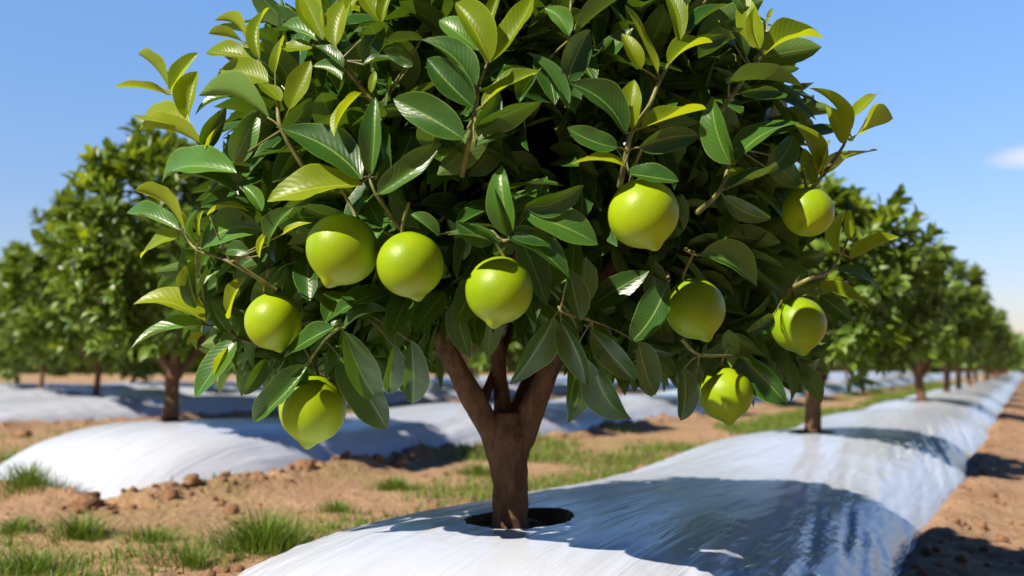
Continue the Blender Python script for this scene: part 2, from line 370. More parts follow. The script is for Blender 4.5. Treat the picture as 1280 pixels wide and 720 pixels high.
def make_bed(R, fine, holes, label):
    a0,a1=R['a0']-0.06,R['a1']
    da,dl=(0.015,0.0105) if fine else (0.045,0.03)
    near_end=5.2 if fine else a0+7
    k0=int(math.floor((a0-0.1)/da)); aa=list(np.arange(k0,int((near_end-0.1)/da)+1)*da+0.1)
    st=da
    while aa[-1]<a1: st*=1.06; st=min(st,0.8 if fine else 0.8); aa.append(aa[-1]+st)
    aa=np.array(aa); nl=int(round(0.672/dl)); ll=np.arange(-nl,nl+1)*dl
    A,Lg=np.meshgrid(aa,ll,indexing='ij'); gi,gj=np.meshgrid(np.arange(len(aa)),np.arange(len(ll)),indexing='ij')
    m_in=np.zeros(A.shape)+9
    if fine:            # planting hole: the grid is bent round so that its edge is a ring of vertices
        ic=int(np.argmin(np.abs(aa-0.075))); jc=nl-2
        u=(gi-ic)/16.0; v=(gj-jc)/24.0; mm=np.maximum(np.abs(u),np.abs(v)); ins=mm<=1
        r=np.sqrt(u*u+v*v)+1e-9; wgt=sstep(0.5,1.0,mm)
        irr=1+0.16*fbm(u/r*1.3,v/r*1.3,31)+0.07*fbm(u/r*5,v/r*5,33)+0.30*np.maximum(0,u/r)**6*1.0
        cu=u/r*mm*(irr*(1-wgt)+wgt); cv=v/r*mm*(irr*(1-wgt)+wgt)*0.80
        uu=cu*(1-wgt)+u*wgt; vv=cv*(1-wgt)+v*wgt
        A=np.where(ins,aa[ic]+uu*16*da,A); Lg=np.where(ins,ll[jc]+vv*24*dl,Lg); m_in=np.where(ins,mm,9)
    h,pl,d,x=bed_h(R,A,Lg)
    slope=sstep(0.45,0.8,x)*(1-sstep(1.0,1.15,d))
    rot=A*0.13
    fold=fbm((Lg+rot*np.sign(Lg))*30,A*1.5,3,3)
    fold2=fbm((Lg-rot)*52,A*3.1,13,3)
    ridg=1-np.abs(fold)*2
    wr=(0.008*fold+0.007*np.maximum(0,ridg-0.5))*(0.22+2.4*slope)+0.0022*fold2*(0.25+slope)
    # creases running down the front end of the bed
    ang=np.arctan2(Lg,np.maximum(0.02,R['a0']+0.9-A)); endm=np.clip((R['a0']+0.8-A)/0.6,0,1)
    wr=wr+0.006*endm*fbm(ang*13,0*A+R['l'],23,3)*sstep(0.35,0.8,d)
    if fine:            # puckers round the hole
        wr=wr+np.where(ins&(mm>0.5),0.004*np.sin(mm*40)*np.exp(-(mm-0.5)*5)*(0.5+0.5*fbm(u*3,v*3,8)),0)
    wr=wr*pl.clip(0,1)**0.5
    z=h+wr+0.006-0.05*sstep(0.99,1.10,d)
    if fine: z=np.where(m_in<0.5,z-0.026-0.018*vnoise(A*60,Lg*60,4),z)
    X,Y=row_xy(A,Lg+R['l']); n1,n2=A.shape
    idx=np.arange(n1*n2).reshape(n1,n2)
    q=np.stack([idx[:-1,:-1],idx[1:,:-1],idx[1:,1:],idx[:-1,1:]],-1).reshape(-1,4)
    if fine:
        mq=np.maximum.reduce([m_in.ravel()[q[:,k]] for k in range(4)]); hole=mq<=0.5+1e-6
    else: hole=np.zeros(len(q),bool)
    dead=(d.ravel()[q].min(1)>1.12); q=q[~dead]; hole=hole[~dead]
    uv=np.stack([A.ravel(),Lg.ravel()+R['l']*3.7],1)
    org=np.array([*row_xy(a0,R['l']),0.0])
    V=np.stack([X.ravel(),Y.ravel(),z.ravel()],1)-org
    used=np.unique(q[~hole]); rm=np.full(len(V),-1); rm[used]=np.arange(len(used))
    o=link_mesh('mulched_bed',V[used],rm[q[~hole]],M['film'],None,None,uv[used],None)
    o.location=org; tag(o,label,'planting bed','white plastic covered planting beds')
    if hole.any():
        used=np.unique(q[hole]); rm=np.full(len(V),-1); rm[used]=np.arange(len(used))
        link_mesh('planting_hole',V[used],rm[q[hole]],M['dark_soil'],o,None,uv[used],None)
    if fine:            # loose soil heaped round the foot of the trunk
        hm=Mesh()
        for k in range(46):
            t=rng.random()*6.28; q_=0.045+0.06*rng.random(); ha=0.03+q_*math.cos(t); hl=-0.012+q_*math.sin(t)*0.7
            xx,yy=row_xy(ha,hl); s_=0.006+0.010*rng.random(); zb_=float(bed_h(R,np.array(ha),np.array(hl))[0])-0.036+0.022*math.exp(-((q_-0.04)/0.035)**2)
            clod_mesh(k*1.7+0.3,hm,float(xx),float(yy),zb_+s_*0.5,s_,0.8,9,6)
        hm.build('soil_heap',M['clod'],o,org)
    for (a,l) in holes:
        an=np.linspace(0,2*math.pi,29)[:-1]; rr=np.array([0.0,0.6,1.0]); vs=[]
        for r in rr:
            for t in an:
                s=0.095*r*(1+0.18*float(fbm(math.cos(t)*1.5+a,math.sin(t)*1.5,3)))
                ha=a+0.04+s*1.2*math.cos(t); hl=l-0.015+s*math.sin(t)
                hh=float(bed_h(R,np.array(ha),np.array(hl))[0]); xx,yy=row_xy(ha,hl+R['l'])
                vs.append((xx-org[0],yy-org[1],hh+0.014-0.004*(r<0.5)))
        fs=[(i*28+j,i*28+(j+1)%28,(i+1)*28+(j+1)%28,(i+1)*28+j) for i in range(2) for j in range(28)]
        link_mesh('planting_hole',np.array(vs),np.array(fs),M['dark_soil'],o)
    return o

ORD=['first','second','third','fourth','fifth','sixth','seventh','eighth','ninth','tenth','eleventh','twelfth','thirteenth','fourteenth','fifteenth','sixteenth','seventeenth','eighteenth','nineteenth','twentieth']
TREES=[[2.834,7.8,10.9,13.4,16.1,18.6,21.8,25.2,28.4,31.6,35,39,43,48],
       [1.71,4.45,7.3,10.1,12.8,15.5,18.2,20.9,23.6,27,31,35,40],
       [4.8,7.5,10.2,12.9,15.6,18.3],
       [6.45,9.1,11.8,14.5,17.2,20],
       [8.86,11.5,14.2,16.9,19.6]]
make_bed(ROWS[0],True,[(a,0.0) for a in TREES[0][:2]],'nearest white plastic covered bed, from under the big tree to the right horizon')
make_bed(ROWS[1],False,[(a,0.0) for a in TREES[1][:2]],'white covered bed left of the big tree, its creased rounded end beside the grass tufts')
make_bed(ROWS[2],False,[(a,0.0) for a in TREES[2][:2]],'white covered bed behind the left one, red soil bank in front of it')
make_bed(ROWS[3],False,[],'low white strip of covered bed behind two beds at the left edge')
make_bed(ROWS[4],False,[],'farthest white strip of covered bed, under the distant trees at the left')

# ------------------------------------------------------------------ ground
def ground_z(x,y):
    a,l=to_row(x,y); r=np.hypot(x,y)
    fade=np.exp(-r/28.0)
    z=0.022*fbm(x*2.3,y*2.3,41,5,0.55)*fade+0.013*fbm(x*22,y*22,51,3)*np.exp(-r/8.0)
    for R in ROWS[:3]:       # loose soil thrown up along the edges of the film
        ll=l-R['l']; hw=(0.56 if R['l']>-1 else 0.61)+0.03*np.cos((a-R['ph'])/R['per']*2*math.pi)
        e=np.abs(ll)-hw-0.05; en=R['a0']-0.06-a
        dd=np.where(en>0,np.hypot(np.maximum(0,np.abs(ll)-0.35),en),e) 
        k=np.exp(-((dd-0.02)/0.11)**2)*(a>R['a0']-0.6)*(a<R['a1'])
        amt=0.046 if R['l']<0 else 0.026
        z=z+amt*k*(0.45+0.8*vnoise(x*7,y*7,61)+0.5*vnoise(x*19,y*19,62))
        ins=sstep(0.06,-0.04,np.maximum(np.abs(ll)-(0.54 if R['l']>-1 else 0.59),R['a0']+0.02-a))*(a<R['a1'])
        z=z*(1-ins)-0.03*ins
    return z
rad=[0.15]
while rad[-1]<4500:
    r=rad[-1]; rad.append(r+max(0.012,r*(0.006 if r<9 else 0.012 if r<30 else 0.06)))
rad=np.array(rad)
th=np.concatenate([np.linspace(-38,38,520),np.linspace(38,322,90)[1:-1]])*math.pi/180
Rr,Th=np.meshgrid(rad,th,indexing='ij'); gx=Rr*np.sin(Th); gy=Rr*np.cos(Th); gz=ground_z(gx,gy)
ga,gl=to_row(gx,gy)
gm=(sstep(-0.66,-0.95,gl)*sstep(-2.2,-1.75,gl)+sstep(-3.4,-3.8,gl)*sstep(-6.1,-5.6,gl)+sstep(-7.4,-7.8,gl)+sstep(3.0,5.0,gl)*0.7).clip(0,1)
n1,n2=gx.shape; idx=np.arange(n1*n2).reshape(n1,n2); nx=np.roll(idx,-1,1)
q=np.stack([idx[:-1],nx[:-1],nx[1:],idx[1:]],-1).reshape(-1,4)
cv=np.concatenate([np.stack([gx.ravel(),gy.ravel(),gz.ravel()],1),[[0,0,0.0]]])
q2=np.array([(n1*n2,idx[0,(j+2)%n2],idx[0,(j+1)%n2],idx[0,j]) for j in range(0,n2,2)])
gro=link_mesh('ground',cv,np.concatenate([q,q2]),M['soil'],None,None,None,np.concatenate([gm.ravel(),[0]])); tag(gro,kind='structure')

# ------------------------------------------------------------------ clods
def gz1(x,y): return float(ground_z(np.array([x]),np.array([y]))[0])
def on_ground(px,py,zz=0.0):
    z=F*(HC-zz)/(py-HOR); return (px-640)/F*z, z
CLODS=[(381,590,0.034,'tall reddish soil clod standing at the edge of the left bed'),(110,622,0.036,'brown soil clod in front of the creased bed end at left'),
       (433,582,0.021,'soil clod right of the tall clod, at the foot of the left bed'),(472,578,0.020,'soil lump between two clods in line with the big trunk and left bed'),
       (497,577,0.023,'rounded clod at the shaded edge of the left bed, left of the trunk'),(215,618,0.020,'small clod under the fold of the left bed'),
       (240,610,0.022,'clod at the middle of the left bed edge'),(290,632,0.020,'lone clod lying out on the sandy strip'),
       (322,600,0.022,'clod where the left bed film meets the soil, left of the tall clod'),(65,525,0.040,'broad clod on the red soil bank by the farther bed'),
       (85,520,0.038,'clod at the top of the red soil bank behind the left bed'),(30,540,0.040,'clod on the red bank nearest the left edge')]
for i,(px,py,s,lab) in enumerate(CLODS):
    s*=1.35; x,y=on_ground(px,py,0.03); mm=Mesh(); clod_mesh(i+1.3,mm,0,0,0,s,0.95 if i==0 else 0.8,18,12)
    o=mm.build('soil_clod',M['clod']); o.location=(x,y,gz1(x,y)+s*0.3); tag(o,lab,'soil clod','big soil clods along the left bed')
mm=Mesh(); cnt=0
while cnt<2600:
    t=rng.random()
    if t<0.5:
        R=ROWS[rng.choice([0,1,1,2])]; a=R['a0']-0.3+rng.random()**1.6*14; sgn=rng.choice([-1,1]); l=R['l']+sgn*(0.60+abs(rng.normal(0,0.10)))
        x,y=map(float,row_xy(a,l))
    else:
        r=1.1+rng.random()**1.7*9; th_=math.radians(rng.uniform(-34,36)); x,y=r*math.sin(th_),r*math.cos(th_)
    a,l=to_row(x,y)
    if any(abs(l-R['l'])<0.58 and a>R['a0']-0.05 for R in ROWS): continue
    if y<1.0: continue
    s=0.004+0.013*rng.random()**3+(0.011*rng.random()**1.5 if t<0.5 else 0)
    clod_mesh(cnt*1.37,mm,x,y,gz1(x,y)+s*0.25,s,0.75,6,4); cnt+=1
tag(mm.build('soil_crumbs',M['clod']),'scattered crumbs of dry reddish soil between the beds','soil crumbs',kind='stuff')

# ------------------------------------------------------------------ grass
def blades(mesh,X,Y,Z,Hh,lean,wd,rn,spread=None):
    n=len(X); az=rng.random(n)*2*math.pi if spread is None else spread
    dx,dy=np.cos(az),np.sin(az); pz=az+math.pi/2+rng.normal(0,0.4,n)
    sx,sy=np.cos(pz),np.sin(pz); vs=[]
    for t,wf in ((0,1.0),(0.4,0.85),(0.75,0.5),(1.0,0.06)):
        off=lean*Hh*t*t; zz=Z+Hh*(t-0.35*lean*t*t)
        for sg in (-1,1): vs.append(np.stack([X+dx*off+sg*sx*wd*wf/2,Y+dy*off+sg*sy*wd*wf/2,zz],1))
    v=np.stack(vs,1).reshape(-1,3); b=np.arange(n)[:,None,None]*8
    f=(np.array([[0,1,3,2],[2,3,5,4],[4,5,7,6]])[None]+b).reshape(-1,4)
    mesh.add(v,f,None,np.repeat(rn,8))
# low grass in patches down the middle of the strips
n=110000; a=-0.9+rng.random(n)**2.0*34; l=rng.uniform(-2.0,-0.68,n)
x2,y2=row_xy(a,l); pat=fbm(x2*1.5,y2*1.5,71,4)+0.62*np.exp(-((l+0.98)/0.34)**2)-0.24
keep=(rng.random(n)<np.clip(pat*2.2,0,1))&(y2>0.9); x2,y2=x2[keep],y2[keep]
n3=9000; a=2.0+rng.random(n3)*30; l=rng.uniform(-6.0,-3.5,n3); x3,y3=row_xy(a,l); k3=fbm(x3,y3,72,3)>-0.05; x2=np.concatenate([x2,x3[k3]]); y2=np.concatenate([y2,y3[k3]])
k=len(x2); far=np.hypot(x2,y2)
mm=Mesh(); blades(mm,x2,y2,ground_z(x2,y2)-0.002,rng.uniform(0.015,0.05,k)*(1+0.6*(far>5)),rng.uniform(0.2,1.2,k),rng.uniform(0.0015,0.0032,k)*(1+far*0.18),np.clip(rng.beta(3,3,k)*0.9+0.15*(rng.random(k)<0.15),0,1))
tag(mm.build('short_grass',M['grass']),'short sparse grass growing down the strips between the beds','grass',kind='stuff')
TUFTS=[(38,622,0.17,0.10,420,'bushy dark green weed tuft beside the rounded end of the left bed'),(100,672,0.09,0.075,240,'small round tuft on bare soil in the lower left corner'),
       (8,585,0.16,0.10,300,'tuft at the left edge, beside the red soil bank'),(330,690,0.15,0.11,520,'largest spiky tuft, touching the edge of the nearest white bed'),
       (492,612,0.12,0.055,300,'low bright tuft halfway between the two nearest beds'),(598,592,0.16,0.06,260,'grass tuft just left of the big trunk, behind the near bed'),
       (190,676,0.10,0.05,200,'thin flat tuft on the sandy soil'),(20,668,0.07,0.05,120,'tiny tuft close to the left edge of the picture'),
       (40,716,0.10,0.06,180,'cut off tuft at the bottom left corner'),(240,706,0.11,0.055,170,'sparse tuft left of the largest spiky one'),
       (1095,492,0.22,0.13,520,'yellowish grass clump behind the second tree of the near row'),(420,640,0.10,0.05,160,'faint tuft on the strip above the near bed edge')]
for px,py,rad_,hh,nb,lab in TUFTS:
    rad_*=1.35; hh*=1.3; nb=int(nb*1.6)
    x,y=on_ground(px,py); z=gz1(x,y); k=nb
    rr=np.clip(np.abs(rng.normal(0,0.45,k)),0,0.95)*rad_*0.8; an=rng.random(k)*2*math.pi
    bx,by=rr*np.cos(an),rr*np.sin(an); mm=Mesh()
    bz=ground_z(x+bx,y+by)-z
    blades(mm,bx,by,bz-0.004,rng.uniform(0.45,1.1,k)*hh*(1-0.4*np.clip(rr/rad_,0,1)),rng.uniform(0.25,1.1,k),rng.uniform(0.002,0.0042,k),np.clip(rng.beta(3,4,k),0,1),an+rng.normal(0,0.6,k))
    o=mm.build('grass_tuft',M['grass']); o.location=(x,y,z); tag(o,lab,'grass tuft','weedy grass tufts on the soil')

#@@TREES
# ------------------------------------------------------------------ the trees of the rows
def rosette_set(mesh, tips, axes, nper, L0, spread, mat_of, shoot_len, lsc=0.42, nseg=5, ncol=2):
    """a spray of leaves round the end of each shoot"""
    n=len(tips); k=nper
    idx=np.repeat(np.arange(n),k); j=np.tile(np.arange(k),n)
    ax=unit(axes)[idx]; ref=np.where(np.abs(ax[:,2:3])>0.9,np.array([[1.0,0,0]]),np.array([[0,0,1.0]]))
    U=unit(np.cross(ax,ref)); V=np.cross(ax,U)
    phi=j*2.4+rng.random(n)[idx]*6.28+rng.normal(0,0.25,n*k)
    rad_=U*np.cos(phi)[:,None]+V*np.sin(phi)[:,None]
    t=(j+0.5)/k; pb=np.asarray(tips)[idx]-ax*(shoot_len[idx]*(1-t))[:,None]
    op=np.radians(rng.normal(spread,12,n*k))*(1-0.45*t)
    A=ax*np.cos(op)[:,None]+rad_*np.sin(op)[:,None]+np.array([0,0,-0.12])
    Nn=ax*np.sin(op)[:,None]-rad_*np.cos(op)[:,None]*0.8+np.array([0,0,0.55])+rng.normal(0,0.25,(n*k,3))
    L=L0*rng.uniform(0.6,1.12,n*k)*(1-0.25*t**3)
    m=mat_of(idx,t)
    leaves(mesh,pb,A,Nn,L,L*lsc*rng.uniform(0.85,1.15,n*k),rng.uniform(-0.02,0.12,n*k),np.radians(rng.uniform(8,38,n*k)),rng.normal(0,0.035,n*k),rng.random(n*k),m,nseg,ncol,0.012)

def row_crown(seed,zmin):
    global rng
    keep=rng; rng=np.random.default_rng(seed); mm=Mesh()
    n=340; d=unit(rng.normal(0,1,(n,3))); d[:,2]=np.where(d[:,2]<-0.75,-d[:,2],d[:,2])
    lobes=unit(rng.normal(0,1,(9,3))); lob=np.max((d@lobes.T),1)
    rr=0.70+0.30*sstep(0.55,0.98,lob)+rng.normal(0,0.06,n)
    zz=d[:,2]*0.62; wid=0.56*np.where(d[:,2]>0,1-0.18*d[:,2]**2,1.0)
    zc=0.84-(0.25-zmin)*0.5; tips=np.stack([d[:,0]*wid*rr,d[:,1]*wid*rr,zc+zz*(1+(0.25-zmin)*0.8)*rr],1); tips[:,2]=np.where(tips[:,2]<zmin+0.1,zmin+0.16*rng.random(n),tips[:,2])
    axes=d+np.array([0,0,0.55])+rng.normal(0,0.25,(n,3))
    yng=rng.random(n)<0.07+0.16*(d[:,2]>0.35)
    rosette_set(mm,tips,axes,12,0.108,62,lambda i,t: np.where(yng[i]&(t>0.5),1,0),0.07+0.08*rng.random(n),0.44,4,2)
    n=900; d=unit(rng.normal(0,1,(n,3))); r=0.25+0.5*rng.random(n)
    p=np.stack([d[:,0]*0.52*r,d[:,1]*0.52*r,0.80+d[:,2]*0.56*r],1); p[:,2]=np.maximum(p[:,2],zmin+0.05)
    leaves(mm,p,rng.normal(0,1,(n,3))+d*0.5,rng.normal(0,0.6,(n,3))+np.array([0,0,1]),0.095*rng.uniform(0.8,1.2,n),0.042,0.06,0.3,0.0,rng.random(n),0,4,2)
    rng=keep
    return mm.build('crown',[M['rowleaf'],M['rowyoung']])
def row_trunk(seed,th):
    mm=Mesh(); r_=random.Random(seed); a=r_.uniform(-0.02,0.02); b=r_.uniform(-0.02,0.02)
    tube(mm,[(0,0,-0.05),(0.002,0,0.02),(a,b,0.15),(a*1.5,b*1.5,0.30),(a*2,b,0.50)],np.array([0.052,0.044,0.039,0.040,0.020])*th,12,0,4,0.16,seed)
    for k in range(5):
        an=k*1.26+r_.uniform(-.3,.3); l=r_.uniform(0.25,0.36)
        tube(mm,[(a,b,0.20+0.02*k),(a+math.cos(an)*l*.35,b+math.sin(an)*l*.35,0.33+0.03*k),(a+math.cos(an)*l,b+math.sin(an)*l,0.62+0.06*k)],[0.026,0.019,0.007],8,0,4,0.12,seed+k)
    return mm.build('trunk',M['bark'])
CR=[row_crown(101+k,0.26 if k<3 else 0.03) for k in range(6)]; TK=[row_trunk(201+k,0.95 if k<3 else 0.5) for k in range(6)]
ROWNAME=['the row that runs to the right horizon','the row left of the big tree','the third row, far at the left','the fourth row, far at the left','the farthest row at the left']
FIRST=['young tree right of the big tree, a slit in the film left of its trunk','sharpest of the left trees, its forked reddish trunk rising from the left bed','rounded tree with yellow green leaf tips, on the bed behind the left one','small dark tree near the left edge, on the low white strip','farthest tree at the left edge, its thin trunk below other crowns']
used_cr=set(); used_tk=set()
SCL={(0,0):0.84,(0,1):0.97,(1,0):0.87,(2,0):1.2,(3,0):1.08,(4,0):1.15}
for ri,R in enumerate(ROWS):
    for ti,a in enumerate(TREES[ri]):
        k=(ti*2+ri+(1 if ti%4==3 else 0))%3+(3 if ri>1 else 0)
        l=R['l']+(0.0 if ti==0 else random.uniform(-0.03,0.03))
        if (ri,ti)==(1,0): l=R['l']
        x,y=map(float,row_xy(a,l)); z=float(bed_h(R,np.array(a),np.array(l-R['l']))[0])
        sc=SCL.get((ri,ti),(0.93,0.95,1.3,1.35,1.35)[ri]*random.uniform(0.93,1.07))
        lab=FIRST[ri] if ti==0 else '%s orchard tree from the front in %s'%(ORD[ti+(1 if ri==0 else 0)],ROWNAME[ri])
        t=empty('orchard_tree',(x,y,z),lab,'tree','orchard trees in rows',random.uniform(0,6.28) if (ri,ti)!=(1,0) else 0.4,sc)
        wx=random.uniform(1.0,1.12) if ri<2 else random.uniform(1.18,1.34); t.scale=(sc*wx,sc*wx,sc*random.uniform(0.96,1.05))
        for kind,src,used in (('crown',CR,used_cr),('trunk',TK,used_tk)):
            o=src[k]
            if k in used: o=o.copy(); C.objects.link(o)
            used.add(k); o.parent=t
for k in range(6):
    if k not in used_cr: bpy.data.objects.remove(CR[k])
    if k not in used_tk: bpy.data.objects.remove(TK[k])

# ------------------------------------------------------------------ the big tree
CX,CZ=0.0,HC+0.385; RX,RZ=0.55,0.43        # crown ellipsoid: centre above the trunk, half width, half height
def depth(px,py,k=0.52):
    q=1-((px-637)/470.0)**2-((py-195)/(330.0 if py>195 else 420.0))**2
    return ZT-k*math.sqrt(max(q,0.03))
TILE={'A':(140,0),'B':(390,0),'C':(640,0),'D':(880,0),'E':(140,190),'F':(390,190),'G':(640,190),'H':(880,190),'I':(140,380),'J':(390,380),'K':(640,380),'L':(880,380)}
def px(t,x,y): o=TILE[t]; return o[0]+x*0.264, o[1]+y*0.264
FRUITS=[ # x, y, half width, nub offset, label
 (428,312,44,(-18,50),'large green fruit with a blunt nub, left one of the touching pair'),
 (513,331,41,(12,46),'green fruit beside the large one, right one of the touching pair'),
 (624,363,42,(-8,50),'green citrus fruit hanging at the middle of the tree, above the fork of the trunk'),
 (804,267,43,(16,48),'highest large green fruit, right of the middle, under a short pale leaf'),
 (869,386,38,(16,44),'green citrus fruit right of a big striped leaf, below the highest one'),
 (1010,265,31,(-6,28),'half shaded fruit near the right edge of the crown, highest at the right'),
 (998,406,34,(4,36),'partly shadowed fruit at the right edge of the crown, above the second trunk'),
 (907,493,33,(5,46),'lowest fruit on the right, hanging between two drooping dark leaves'),
 (391,511,43,(-6,53),'lowest fruit on the left, hanging clear in front of the shaded film'),
 (341,402,35,(12,36),'partly hidden fruit left of the fruit pair, among leaves above the lowest fruit')]
fr3=[]
for fx,fy,rr,nb,lab in FRUITS:
    z=depth(fx,fy,0.50)-0.015
    if fx>990: z-=0.05
    fr3.append((P(fx,fy,z),rr*z/F))
# hero leaves, read off the photograph: tile, base x,y -> tip x,y, width, roll, kind
SHOOTS=[
 ('A y',[('E',480,40),('A',440,720),('A',370,600),('A',290,450)],
  'A 265 450 25 375 90 105 y;A 270 420 110 265 95 110 y;A 280 440 415 250 95 60 y;A 370 600 120 490 135 40 y;A 360 570 395 330 125 30 y;A 430 690 145 595 105 118 y;A 430 710 540 505 130 -15 m;A 440 760 530 560 70 70 y;E 590 100 185 70 115 50 m;E 600 205 310 125 75 60 m;E 710 280 620 150 85 20 m'),
 ('A2',[('B',-30,830),('A',805,615),('A',780,480),('A',720,330),('A',650,240)],
  'A 640 200 515 75 95 100 y;A 620 200 460 155 60 110 y;A 660 270 450 240 85 50 y;A 700 280 745 35 100 30 y;A 770 350 820 160 90 40 y;A 740 390 505 325 100 40 y;A 745 560 450 410 130 112 m;A 800 480 690 390 95 40 y;A 840 520 940 285 100 30 y;A 810 620 945 460 105 -20 m;A 580 770 690 530 150 5 m'),
 ('B1',[('B',290,470),('B',130,290),('B',30,200),('B',-60,100)],
  'B 40 200 -190 130 95 50 m;B 50 190 -60 -40 115 30 y;B 110 220 170 -20 115 30 y;B 60 180 20 -120 105 20 y;B 170 60 250 -60 95 30 y;B 0 230 -150 220 65 50 y;B 150 320 0 215 85 50 m;B 140 380 0 300 65 60 m;B 235 440 80 630 150 105 y;B 240 300 340 130 125 -10 m;B 240 310 400 290 55 60 m;B 280 440 300 335 35 30 y;B 330 110 385 -60 95 20 y;B 330 110 230 -60 75 30 y;B 530 190 345 185 100 112 m;B 480 310 340 240 75 -10 m'),
 ('B2',[('B',700,800),('B',770,540),('B',790,410),('B',830,300)],
  'B 840 300 680 10 155 40 y;B 840 300 1050 -10 125 40 y;B 830 150 890 -30 75 20 y;B 790 240 605 70 125 40 m;B 770 430 515 185 135 45 m;B 765 510 545 285 140 35 m;B 720 660 385 470 155 25 m;B 790 430 945 300 120 -40 m;B 800 510 1092 350 65 70 y;B 770 610 890 440 115 0 m;B 780 610 1090 480 145 -40 m;B 760 700 930 645 45 65 m'),
 ('F1',[('F',400,340),('F',310,210),('F',270,120)],
  'F 280 110 295 -262 135 10 m;F 235 130 -140 -100 155 40 m;F 240 155 -220 215 130 62 y;F 310 200 605 -50 120 18 m;F 300 130 350 0 85 -20 m'),
 ('F2',[('F',830,330),('F',900,420),('F',960,400)],
  'F 940 400 880 60 165 18 m;F 930 400 860 170 95 -25 m;G 60 290 415 420 155 40 m;G 60 260 340 155 115 -20 m;G -20 400 265 605 145 40 m;G -10 380 190 440 120 0 m;F 885 435 640 395 105 50 m;F 870 420 680 330 115 -25 m;F 600 400 470 290 65 60 m'),
 ('C1',[('C',300,330),('C',270,190),('C',280,0)],
  'C 270 170 160 20 115 40 m;C 300 165 540 -10 195 112 m;C 260 390 368 145 170 -10 m;C 260 520 75 240 65 55 m;C 130 330 40 490 110 40 m'),
 ('C2',[('G',530,130),('C',545,720),('C',565,630),('C',650,500),('C',700,380),('C',790,220),('C',870,80),('C',930,-20)],
  'C 690 350 535 20 195 102 y;C 610 330 525 150 105 30 y;C 790 200 700 -50 85 30 y;C 820 120 810 -40 55 20 y;C 820 130 900 -70 115 100 m;C 840 150 1020 30 105 55 m;C 740 310 950 210 90 60 y;C 850 190 1015 170 65 -30 m;C 570 610 575 375 135 20 y;C 610 610 920 510 115 45 y;C 540 640 265 400 115 45 m;C 500 700 260 605 105 20 m;G 540 70 290 30 75 60 y;C 600 700 880 640 115 -20 m;G 540 100 790 140 85 55 m'),
 ('D1',[('D',60,560),('D',120,470),('D',220,330),('D',270,260),('D',290,100)],
  'D 270 230 180 -30 105 25 y;D 265 235 210 50 75 100 y;D 285 260 565 185 110 68 y;D 240 340 450 325 70 -20 m;D 110 400 460 375 105 110 m;D 170 440 355 430 60 -30 m;D 200 270 130 150 95 40 m;D 190 50 120 -30 65 20 m;D 300 110 325 35 22 30 y;D 60 90 150 145 25 0 m'),
 ('D2',[('H',0,260),('H',70,190),('H',120,60),('D',150,700)],
  'D 125 780 25 455 150 30 m;D 150 780 70 540 90 55 y;D 150 760 460 565 115 58 m;D 560 800 440 580 135 35 y;D 300 810 420 640 150 -15 m;H 100 180 350 90 95 50 m;H 90 210 320 315 95 -5 m;H 110 120 190 80 35 40 y'),
 ('D3',[('H',480,220),('H',530,150),('D',660,690),('D',680,610)],
  'D 680 640 525 395 155 103 y;D 660 680 590 500 95 30 y;D 700 560 820 425 75 40 y;D 700 670 895 560 100 100 y;H 570 110 825 0 105 75 y;H 530 150 480 -20 85 40 y;H 530 150 600 -60 85 60 y;H 450 160 320 -40 160 -5 m;H 560 110 535 0 65 20 y'),
 ('H1',[('H',440,640),('H',500,600),('H',590,565),('H',650,480),('H',690,390)],
  'H 650 490 665 275 75 60 y;H 690 410 690 270 65 30 y;H 715 420 700 275 60 50 y;H 690 510 920 390 105 57 y;H 630 555 855 640 85 55 m;H 530 640 790 730 85 58 y;H 550 680 700 800 105 -15 m;L 330 60 200 130 125 -10 m;H 530 690 360 710 55 55 y'),
 ('H2',[('H',-60,440),('H',-30,490)],'H -20 490 280 605 130 40 m'),
 ('G1',[('G',760,560),('G',745,610)],'G 735 620 570 900 175 10 m'),
 ('K1',[('K',260,-60),('K',230,30),('K',380,80)],
  'K 200 60 -10 380 175 -25 m;K 230 80 350 370 175 -22 m;G 270 560 320 800 130 -25 m;K 290 230 250 560 185 -30 m;K 385 250 565 540 175 -30 m;K 370 120 580 355 155 -8 m;K 600 180 680 430 125 -35 m'),
 ('L1',[('L',-80,160),('L',-20,240),('L',160,240)],
  'L 180 250 395 475 135 -25 m;L 130 255 230 280 28 60 m;K 810 300 795 550 90 -40 m;K 880 290 872 450 60 -40 m'),
 ('J1',[('J',200,20),('J',130,110),('J',60,170)],
  'J 150 130 325 470 165 20 m;J 150 120 355 25 95 50 m;J 130 250 360 590 160 -25 m;I 1050 110 815 260 125 30 m;I 930 290 660 555 145 22 m;I 920 290 760 440 115 -25 m;I 730 260 625 430 125 -25 m;J 470 170 470 470 120 -25 m;J 390 190 370 420 110 -30 m'),
 ('I1',[('I',700,190),('I',600,165),('I',560,130),('I',430,90),('E',420,740)],
  'I 430 100 80 180 95 50 m;I 440 80 105 -45 115 58 y;I 550 130 470 -20 85 20 m;I 560 60 610 -130 95 58 y;I 440 140 350 190 65 40 y;I 590 175 385 440 140 28 m;I 560 200 475 390 100 100 y'),
 ('E1',[('E',740,640),('E',560,520),('E',400,460),('E',340,380)],
  'E 350 390 150 160 165 102 y;E 320 370 60 260 75 58 m;E 320 400 130 500 95 50 y;E 420 460 690 350 145 40 m;E 395 740 335 445 105 20 m;E 440 740 390 490 75 60 y;E 420 400 440 270 65 60 y;E 400 430 400 260 55 55 m;E 450 300 640 265 45 65 y;E 540 470 660 480 105 20 m;E 700 500 750 350 85 55 y;E 740 450 850 260 75 50 m;E 810 390 930 320 45 55 y'),
]
tree=empty('lime_tree',(*[float(q) for q in (P(637,655,ZT)[0],ZT)],HC-0.282),'big fruit tree in front, its dark forked trunk rising from a hole in white film','tree')
